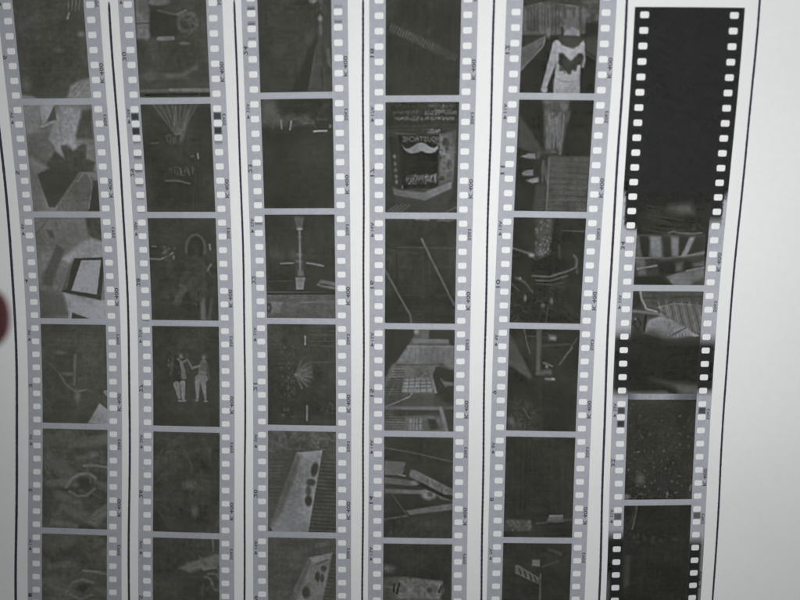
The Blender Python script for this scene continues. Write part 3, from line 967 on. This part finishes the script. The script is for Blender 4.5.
    p.poly([(162, 186), (215, 180), (222, 272), (184, 268)], 98, 3, 1, 14); p.line([(178, 232), (225, 224), (272, 215)], 10, 136, .9)
    p.poly([(272, 200), (360, 194), (392, 210), (380, 256), (285, 262)], 52, 3); p.poly([(360, 205), (395, 200), (385, 240), (362, 245)], 96, 3)
    p.poly([(400, 190), (440, 190), (430, 240), (395, 250)], 54, 3); p.poly([(445, 205), (496, 190), (496, 215), (450, 222)], 100, 3)
    p.poly([(312, 268), (400, 243), (496, 222), (495, 314), (348, 314)], 112, 2, 1, 10); p.line([(410, 240), (496, 222)], 7, 134, .8); p.poly([(440, 290), (496, 280), (496, 314), (430, 314)], 78, 5)
    p.poly([(156, 270), (290, 262), (340, 314), (154, 314)], 52, 5)
    dd = np.clip((PHEI * 0.27 - np.arange(PHEI)) / (PHEI * 0.12), 0, 1)[:, None]
    p.mix(dd, 47.0)
    P[5, 0] = (p, 'negative of striped curtains fogged black at its top')
    p = Pic((150, 483, -134, 132, 452, 342), 70, 5)
    p.poly([(150, -134), (483, -134), (483, -60), (300, -50), (200, -60)], 80, 4, 1, 16); p.line([(160, -100), (480, -110)], 10, 66, .7, 2)
    p.poly([(150, -134), (178, -134), (195, -60), (148, -50)], 56, 3)
    p.line([(186, -130), (190, -100), (202, -79), (214, -52), (262, -40)], 10, 128, .9, 1.4); p.line([(148, -42), (240, -34), (330, -18)], 12, 108, .8, 2)
    p.poly([(264, -58), (343, -80), (474, -70), (472, 60), (424, 48), (330, -12)], 102, 2, 1, 8)
    for i in range(13):
        x = 270 + i * 18
        p.line([(x, -85), (x + 40, 70)], 4, 66 if i % 2 else 128, .7)
    p.line([(270, -60), (345, -78), (470, -68)], 6, 116, .7)
    p.poly([(200, 60), (226, -2), (284, -22), (340, -4), (400, 32), (440, 70), (300, 90)], 124, 3, 1, 8)
    p.poly([(330, 66), (350, 30), (392, 28), (462, 70), (440, 76), (390, 34)], 132, 2); p.line([(335, 68), (398, 34)], 6, 84)
    for i in range(8):
        p.line([(308 + i * 15, 62), (306 + i * 15, 112)], 5, 92, .7, 1.5)
    p.line([(150, 20), (175, -10), (190, 20), (175, 45), (160, 20)], 6, 50); p.line([(212, -20), (206, 50)], 9, 46); p.ell(165, -5, 6, 6, 98, .5)
    d = np.clip((p.Y - 28) / 60.0, 0, 1)
    fx = np.clip((p.X - 250) / 110.0, 0, 1)
    d = d * (1 - fx) + np.clip((p.Y - 72) / 50.0, 0, 1) * fx
    p.mix(d, 47.0)
    p.im += 2 * value_noise(30, 40)
    p.poly([(240, 274), (330, 286), (455, 300), (455, 344), (380, 344), (330, 305)], 84, 7, .8); p.poly([(360, 305), (455, 310), (455, 345), (370, 345)], 92, 7, .7)
    p.poly([(130, 332), (300, 328), (340, 346), (130, 346)], 100, 4, .8)
    P[5, 1] = (p, 'negative of a rattan chair fading into fogged black')
    p = Pic((112, 387, -160, 97, 357, 235), 53, 5)
    p.specks(105, 380, -150, 0, 70, 58, 76, 5); p.specks(105, 370, 10, 232, 150, 60, 92, 4); p.specks(240, 300, 205, 225, 8, 88, 108, 5); p.ell(104, 222, 16, 10, 96, .5)
    p.ell(160, 155, 16, 22, 80, .6); p.line([(355, 180), (350, 200)], 8, 90)
    P[5, 2] = (p, 'dark negative sprinkled with small pale specks')
    p = Pic((92, 355, 258, 80, 350, 680), 43, 4)
    p.line([(142, 262), (135, 310), (128, 345), (124, 360)], 5, 84, .8, 2); p.line([(136, 262), (120, 330)], 12, 60, .6, 3)
    p.line([(108, 480), (102, 600)], 22, 70, .6, 5)
    p.specks(100, 340, 380, 420, 16, 50, 62, 10)
    P[5, 3] = (p, None)


# ------------------------------------------------------------------ strips
def page_glow(u, v):
    """how bright the bare page is where a frame lies (for reading its density off the photograph)"""
    d = 240.0
    return 0.82 * (d * d / (d * d + (u - 10) ** 2 + (v + 110) ** 2)) ** 2 + 0.037



def image_frame(s, k, pic, label, parent, b_top=None):
    """k: index of the frame line above the frame (-1 = the frame over the first line)"""
    nx, ny = 109, 163
    a = np.linspace(-12.15, 12.15, nx)
    bt, bb = 38.0 * k + 1.05, 38.0 * k + 36.95
    b = np.linspace(bt if b_top is None else b_top, bb, ny)
    A, B = np.meshgrid(a, b)
    im = crisp(pic.im)
    xi = np.clip(np.linspace(0, PWID - 1, nx), 0, PWID - 1)
    yi = np.clip((b - bt) / (bb - bt) * (PHEI - 1), 0, PHEI - 1)
    x0, y0 = xi.astype(int), yi.astype(int)
    x1, y1 = np.minimum(x0 + 1, PWID - 1), np.minimum(y0 + 1, PHEI - 1)
    g = (im[np.ix_(y0, x0)] + im[np.ix_(y1, x0)] + im[np.ix_(y0, x1)] + im[np.ix_(y1, x1)]) / 4.0
    page = page_glow(STRIP[s][0] * 10, STRIP[s][1] * 10 + 38.0 * k + 19)
    den = to_density(g, page).reshape(-1, 3)
    o = mesh_obj('image_frame', on_strip(s, A.ravel(), B.ravel(), H_IMG), grid_faces(nx, ny), M_IMG, parent, density=den)
    if label:
        o['label'] = label
    return o


def box_blur(im, r):
    for ax in (0, 1):
        acc = np.zeros_like(im)
        for o in range(-r, r + 1):
            idx = np.clip(np.arange(im.shape[ax]) + o, 0, im.shape[ax] - 1)
            acc += np.take(im, idx, ax)
        im = acc / (2 * r + 1)
    return im


def crisp(im):
    """uneven exposure, soft small-camera detail and the grain of fast film"""
    im = 0.6 * im + 0.4 * box_blur(im, 1)
    k = 1 + 0.34 * value_noise(3, 5) + 0.16 * value_noise(9, 13) + 0.14 * value_noise(26, 40)
    im = 54 + (im - 54) * k + 5.0 * value_noise(3, 4)
    # faint drag lines along and across the film
    im = im + 1.0 * box_blur(rng.standard_normal((PHEI, 1)), 1) + 0.7 * box_blur(rng.standard_normal((1, PWID)), 1)
    im = im + 3.2 * value_noise(5, 46) + 2.6 * value_noise(40, 6) + 2.4 * value_noise(22, 34)
    out = im + 0.75 * (im - box_blur(im, 3))
    g1 = box_blur(rng.standard_normal(im.shape), 1)
    g2 = box_blur(rng.standard_normal(im.shape), 3)
    return np.clip(out + 3.4 * g1 + 4.2 * g2, 38, 178)


TEXT_CACHE = {}


def text_shape(body):
    if body in TEXT_CACHE:
        return TEXT_CACHE[body]
    cu = bpy.data.curves.new('lettering', 'FONT')
    cu.body = body
    cu.size = 1.0
    cu.offset = 0.03
    cu.resolution_u = 2
    ob = bpy.data.objects.new('lettering', cu)
    COL.objects.link(ob)
    dg = bpy.context.evaluated_depsgraph_get()
    dg.update()
    me = bpy.data.meshes.new_from_object(ob.evaluated_get(dg))
    v = np.array([p.co[:] for p in me.vertices])
    f = [tuple(q.vertices) for q in me.polygons]
    bpy.data.objects.remove(ob)
    bpy.data.curves.remove(cu)
    bpy.data.meshes.remove(me)
    v[:, 0] -= v[:, 0].min()
    TEXT_CACHE[body] = (v, f)
    return TEXT_CACHE[body]


def lettering(s, name, body, a0, a1, b_bottom, length, parent):
    """edge print read upwards along the film and seen mirrored"""
    v, f = text_shape(body)
    hgt = 0.72
    along = v[:, 0] / v[:, 0].max() * length
    across = v[:, 1] / hgt
    a = a0 + (a1 - a0) * across
    b = b_bottom - along
    return mesh_obj(name, on_strip(s, a, b, H_INK), f, M_INK, parent)


def arrow(s, a0, a1, b0, b1, parent):
    a = [a0, a1, (a0 + a1) / 2]
    b = [b1, b1, b0]
    return mesh_obj('edge_arrow', on_strip(s, a, b, H_INK), [(0, 1, 2)], M_INK, parent)


def patch(s, name, a0, a1, b0, b1, level, parent, soft=0.12, fade=0):
    """a small dark fogged mark between perforations"""
    nx, ny = 13, 13
    a = np.linspace(a0, a1, nx)
    b = np.linspace(b0, b1, ny)
    A, B = np.meshgrid(a, b)
    ex = np.minimum(A - a0, a1 - A) / (a1 - a0)
    ey = np.minimum(B - b0, b1 - B) / (b1 - b0)
    m = np.clip(np.minimum(ex * 9, ey / soft), 0, 1)
    if fade:
        m = m * np.clip(1.15 - (B - b0) / (b1 - b0) if fade > 0 else 1.15 - (b1 - B) / (b1 - b0), 0, 1)
    t = 1 - m * (1 - level)
    den = np.repeat(t.reshape(-1, 1), 3, 1) * np.ones(3)
    return mesh_obj(name, on_strip(s, A.ravel(), B.ravel(), H_FOG), grid_faces(nx, ny), M_IMG, parent, density=den)


LEADER_END = -31.5      # where the solid black of the leader gives way to a picture


def perf_b(k):
    return (k + PHASE) * PITCH


STRIP_LABEL = (
    'film strip nearest the fingertip, holding the open laptop frame',
    'film strip holding the frame of two pale-legged people standing together',
    'film strip holding the street lamp post frame and the folded packet frames',
    'film strip holding the frame of the jar with a moustache label',
    'film strip holding the frame of the person in a white top',
    'film strip with a solid black fogged leader at its upper end',
)
NUMBERS = {0: (6, 5, 4, 3, 2, 1), 1: (30, 29, 28, 27, 26, 25), 2: (24, 23, 22, 21, 20, 19),
           3: (18, 17, 16, 15, 14, 13), 4: (12, 11, 10, 9, 8, 7)}


def build_strip(s):
    first, last = (-8, 40) if s < 5 else (-19, 29)
    A, B, H, F = film_sheet(s, first, last, H_BASE, 0.14)
    root = mesh_obj('film_strip', on_strip(s, A, B, H), F, M_BASE)
    tag(root, STRIP_LABEL[s], 'film strip', 'film strips in the sleeve')
    if s < 5:
        for f in range(6):
            pic, lab = PICS[s, f]
            image_frame(s, f - 1, pic, lab, root)
        frames = range(-1, 5)
    else:
        for f in range(4):
            pic, lab = PICS[s, f]
            image_frame(s, f - 1, pic, lab, root, LEADER_END if f == 0 else None)
        frames = range(-1, 4)
    for k in frames:
        b = 38.0 * k
        if s < 5:
            n = NUMBERS[s][k + 1]
        else:
            n = 34 - (k + 1)
        ln = 2.9 if n > 9 else 1.4
        lettering(s, 'frame_number', str(n), -17.2, -15.85, b + 23.6 + ln / 2, ln, root)
        lettering(s, 'film_code', 'K 400', 15.95, 17.25, b + 32.2, 6.4, root)
        lettering(s, 'half_frame_number', '%dA' % (n + 0), -17.0, -15.95, b + 5.3, 3.0 if n > 9 else 2.1, root)
        arrow(s, -17.1, -15.9, b + 5.9, b + 7.2, root)
        lettering(s, 'batch_code', '5063', 16.0, 17.1, b + 8.2, 3.9, root)
    # fogged marks between the perforations
    def mark(side, k, b0, b1, level, soft=.12):
        c = side * PU
        patch(s, 'fog_mark', c - 1.45, c + 1.45, perf_b(k) + b0, perf_b(k) + b1, level, root, soft, 1 if b0 > 0 and b1 < 3 else (-1 if b1 < 0 else 0))
    if s == 1:
        for side in (-1, 1):
            mark(side, 0, 1.15, 3.7, .16); mark(side, 1, 1.15, 3.7, .14)
        mark(1, 2, 1.05, 2.4, .5); mark(-1, 3, 1.05, 2.6, .35); mark(-1, 4, 1.05, 2.2, .3); mark(-1, 5, 1.05, 2.3, .45); mark(-1, 6, 1.05, 1.9, .55); mark(-1, 2, 1.05, 2.2, .55)
        mark(-1, 15, 1.05, 1.7, .4); mark(-1, 7, 1.05, 1.6, .6)
    if s == 2:
        mark(-1, -6, -2.5, -1.05, .22); mark(-1, -5, -2.5, -1.1, .3); mark(1, -5, -2.5, -1.3, .4); mark(1, -6, -2.3, -1.3, .7)
        mark(-1, 8, 1.05, 2.2, .3); mark(-1, 7, -2.2, -1.05, .8); mark(-1, -4, -2.4, -1.3, .7)
    if s == 5:
        # black leader over the whole width, perforated like the film below it
        A, B, H, F = film_sheet(s, -19, -3, H_FOG, 0, False, 7, (-1, 1), 5)
        # left rim: the black stops short of the edge and ends in a rounded corner; right rim: it thins out earlier
        lim = np.where(A < 0, np.where(A < -16.7, -33.0, -20.3 - 2.2 * np.clip((-15.2 - A) / 1.5, 0, 1) ** 2), np.where(A > 16.3, -33.0, -24.5))
        soft = np.where(A < 0, np.where(A < -16.7, 3.0, 1.3), np.where(A > 16.3, 4.0, 4.5))
        t = np.clip((B - lim) / soft, 0, 1)
        ma, mb = np.meshgrid(np.linspace(-12.15, 12.15, 15), np.linspace((-19 + PHASE - .5) * PITCH, LEADER_END, 60))
        n0 = len(A)
        F = F + [tuple(int(i) + n0 for i in q) for q in grid_faces(15, 60)]
        A, B = np.concatenate((A, ma.ravel())), np.concatenate((B, mb.ravel()))
        t = np.concatenate((t, np.zeros(ma.size)))
        tr = 0.066 + (1 - 0.066) * t
        tr = tr * (1 + 0.06 * np.sin(B * 1.7 + A * 0.3) * np.sin(A * 0.9 - B * 0.21) + 0.05 * rng.standard_normal(len(tr)))
        den = np.clip(tr[:, None] * (1 - (1 - t[:, None]) * np.array((0.0, 0.01, 0.12))), 0, 1)
        o = mesh_obj('black_leader', on_strip(s, A, B, H_FOG), F, M_IMG, root, density=den)
        o['label'] = 'solid black fogged film end with white perforations'
        # two later bands of fog on both perforated edges
        for f0, f1, ramp in ((2, 9, 'both'), (17, 29, 'start')):
            for side in (-1, 1):
                A, B, H, F = film_sheet(s, f0, f1, H_FOG, 0, False, 7, (side,), 5)
                lo, hi = (f0 + PHASE - .5) * PITCH, (f1 + PHASE - .5) * PITCH
                if ramp == 'both':
                    t = np.clip((B - (13.5 if side < 0 else 15.5)) / 4.5, 0, 1)
                    t = np.minimum(t, np.clip(((38.8 if side < 0 else 38.0) - B) / 3.0, 0, 1))
                    t = np.where(np.abs(A) > 16.9, t * 0.93, t)
                else:
                    t = np.clip((B - (85.5 if side < 0 else 88.0)) / 4.0, 0, 1)
                    rim = np.clip((np.abs(A) - 16.1) / 0.7, 0, 1)
                    t = t * (1 - rim * (0.5 if side > 0 else 0.22 * np.clip((B - 100) / 6.0, 0, 1)))
                tr = 1 - t * (1 - 0.07)
                mesh_obj('fog_band', on_strip(s, A, B, H), F, M_IMG, root, density=tr[:, None] * (1 - t[:, None] * np.array((0.0, 0.01, 0.10))))
        ga, gb = np.meshgrid(np.linspace(-12.15, 12.15, 13), np.linspace(36.95, 39.05, 5))
        gt = np.interp(ga.ravel(), (-12.15, -8, 1, 6, 12.15), (0.30, 0.75, 0.85, 0.42, 0.30))
        mesh_obj('fog_mark', on_strip(s, ga.ravel(), gb.ravel(), H_FOG), grid_faces(13, 5), M_IMG, root, density=gt[:, None] * np.ones(3))
        for side in (-1, 1):
            mark(side, 8, 1.1, 3.65, .2); mark(side, 9, 1.1, 3.65, .13 if side < 0 else .95)
            mark(side, 16, 1.1, 3.65, .3)
    return root


# ------------------------------------------------------------------ the hand
def build_hand():
    """fingertip reaching in at the left, out of focus, well in front of the page"""
    d = 158.0
    TIPX = 27.5
    tip = R.T @ (np.array(((TIPX - 400) / FOCAL * d, (318.0 - 300) / FOCAL * d, d)) - TRA)
    ex, ey, ez = right, down, fwd

    def P(x, y, z):
        return to_world(tip + ex * x + ey * y + ez * z)

    nodes, rad, edges = [], [], []

    def chain(start, pts):
        prev = start
        for x, y, z, r in pts:
            nodes.append(tuple(P(x, y, z)))
            rad.append(r / 1000.0)
            i = len(nodes) - 1
            if prev is not None:
                edges.append((prev, i))
            prev = i
        return prev

    wrist = chain(None, [(-150, 46, -8, 26)])
    chain(wrist, [(-205, 62, -12, 30), (-300, 90, -18, 36)])
    palm = chain(wrist, [(-122, 38, -5, 27), (-100, 32, -3, 27)])
    # index finger: straight, its tip is what the picture shows
    chain(palm, [(-80, 12, 0, 11), (-52, 6, 0, 9.6), (-46, 5, 0, 9.9), (-26, 2, 0, 9.0), (-20, 1, 0, 9.1), (-9, 0, 0, 8.2), (-4.6, 0, 0, 5.6)])
    for dy, k in ((20, 1.0), (38, 0.95), (54, 0.8)):
        chain(palm, [(-82, 14 + dy, 2, 11 * k), (-60, 10 + dy, 12, 9.4 * k), (-52, 10 + dy, 28, 9 * k), (-68, 12 + dy, 40, 8.2 * k), (-84, 14 + dy, 36, 7 * k)])
    chain(wrist, [(-122, 14, -22, 14), (-98, -6, -26, 11), (-76, -14, -18, 9.6), (-58, -14, -8, 7.6)])
    me = bpy.data.meshes.new('hand')
    me.from_pydata(nodes, edges, [])
    o = bpy.data.objects.new('hand', me)
    COL.objects.link(o)
    sk = o.modifiers.new('skin', 'SKIN')
    sk.use_smooth_shade = True
    for i, sv in enumerate(me.skin_vertices[0].data):
        sv.radius = (rad[i], rad[i])
        sv.use_root = (i == 0)
    sb = o.modifiers.new('smooth', 'SUBSURF')
    sb.levels = sb.render_levels = 2
    dg = bpy.context.evaluated_depsgraph_get()
    m2 = bpy.data.meshes.new_from_object(o.evaluated_get(dg))
    m2.name = 'hand'
    o.modifiers.clear()
    o.data = m2
    bpy.data.meshes.remove(me)
    m2.materials.clear()
    m2.materials.append(mat_skin())
    m2.polygons.foreach_set('use_smooth', [True] * len(m2.polygons))
    tag(o, 'blurred dark red fingertip reaching in beside the film sleeve', 'hand')


build_sleeve()
pictures()
for s in range(6):
    build_strip(s)
build_hand()
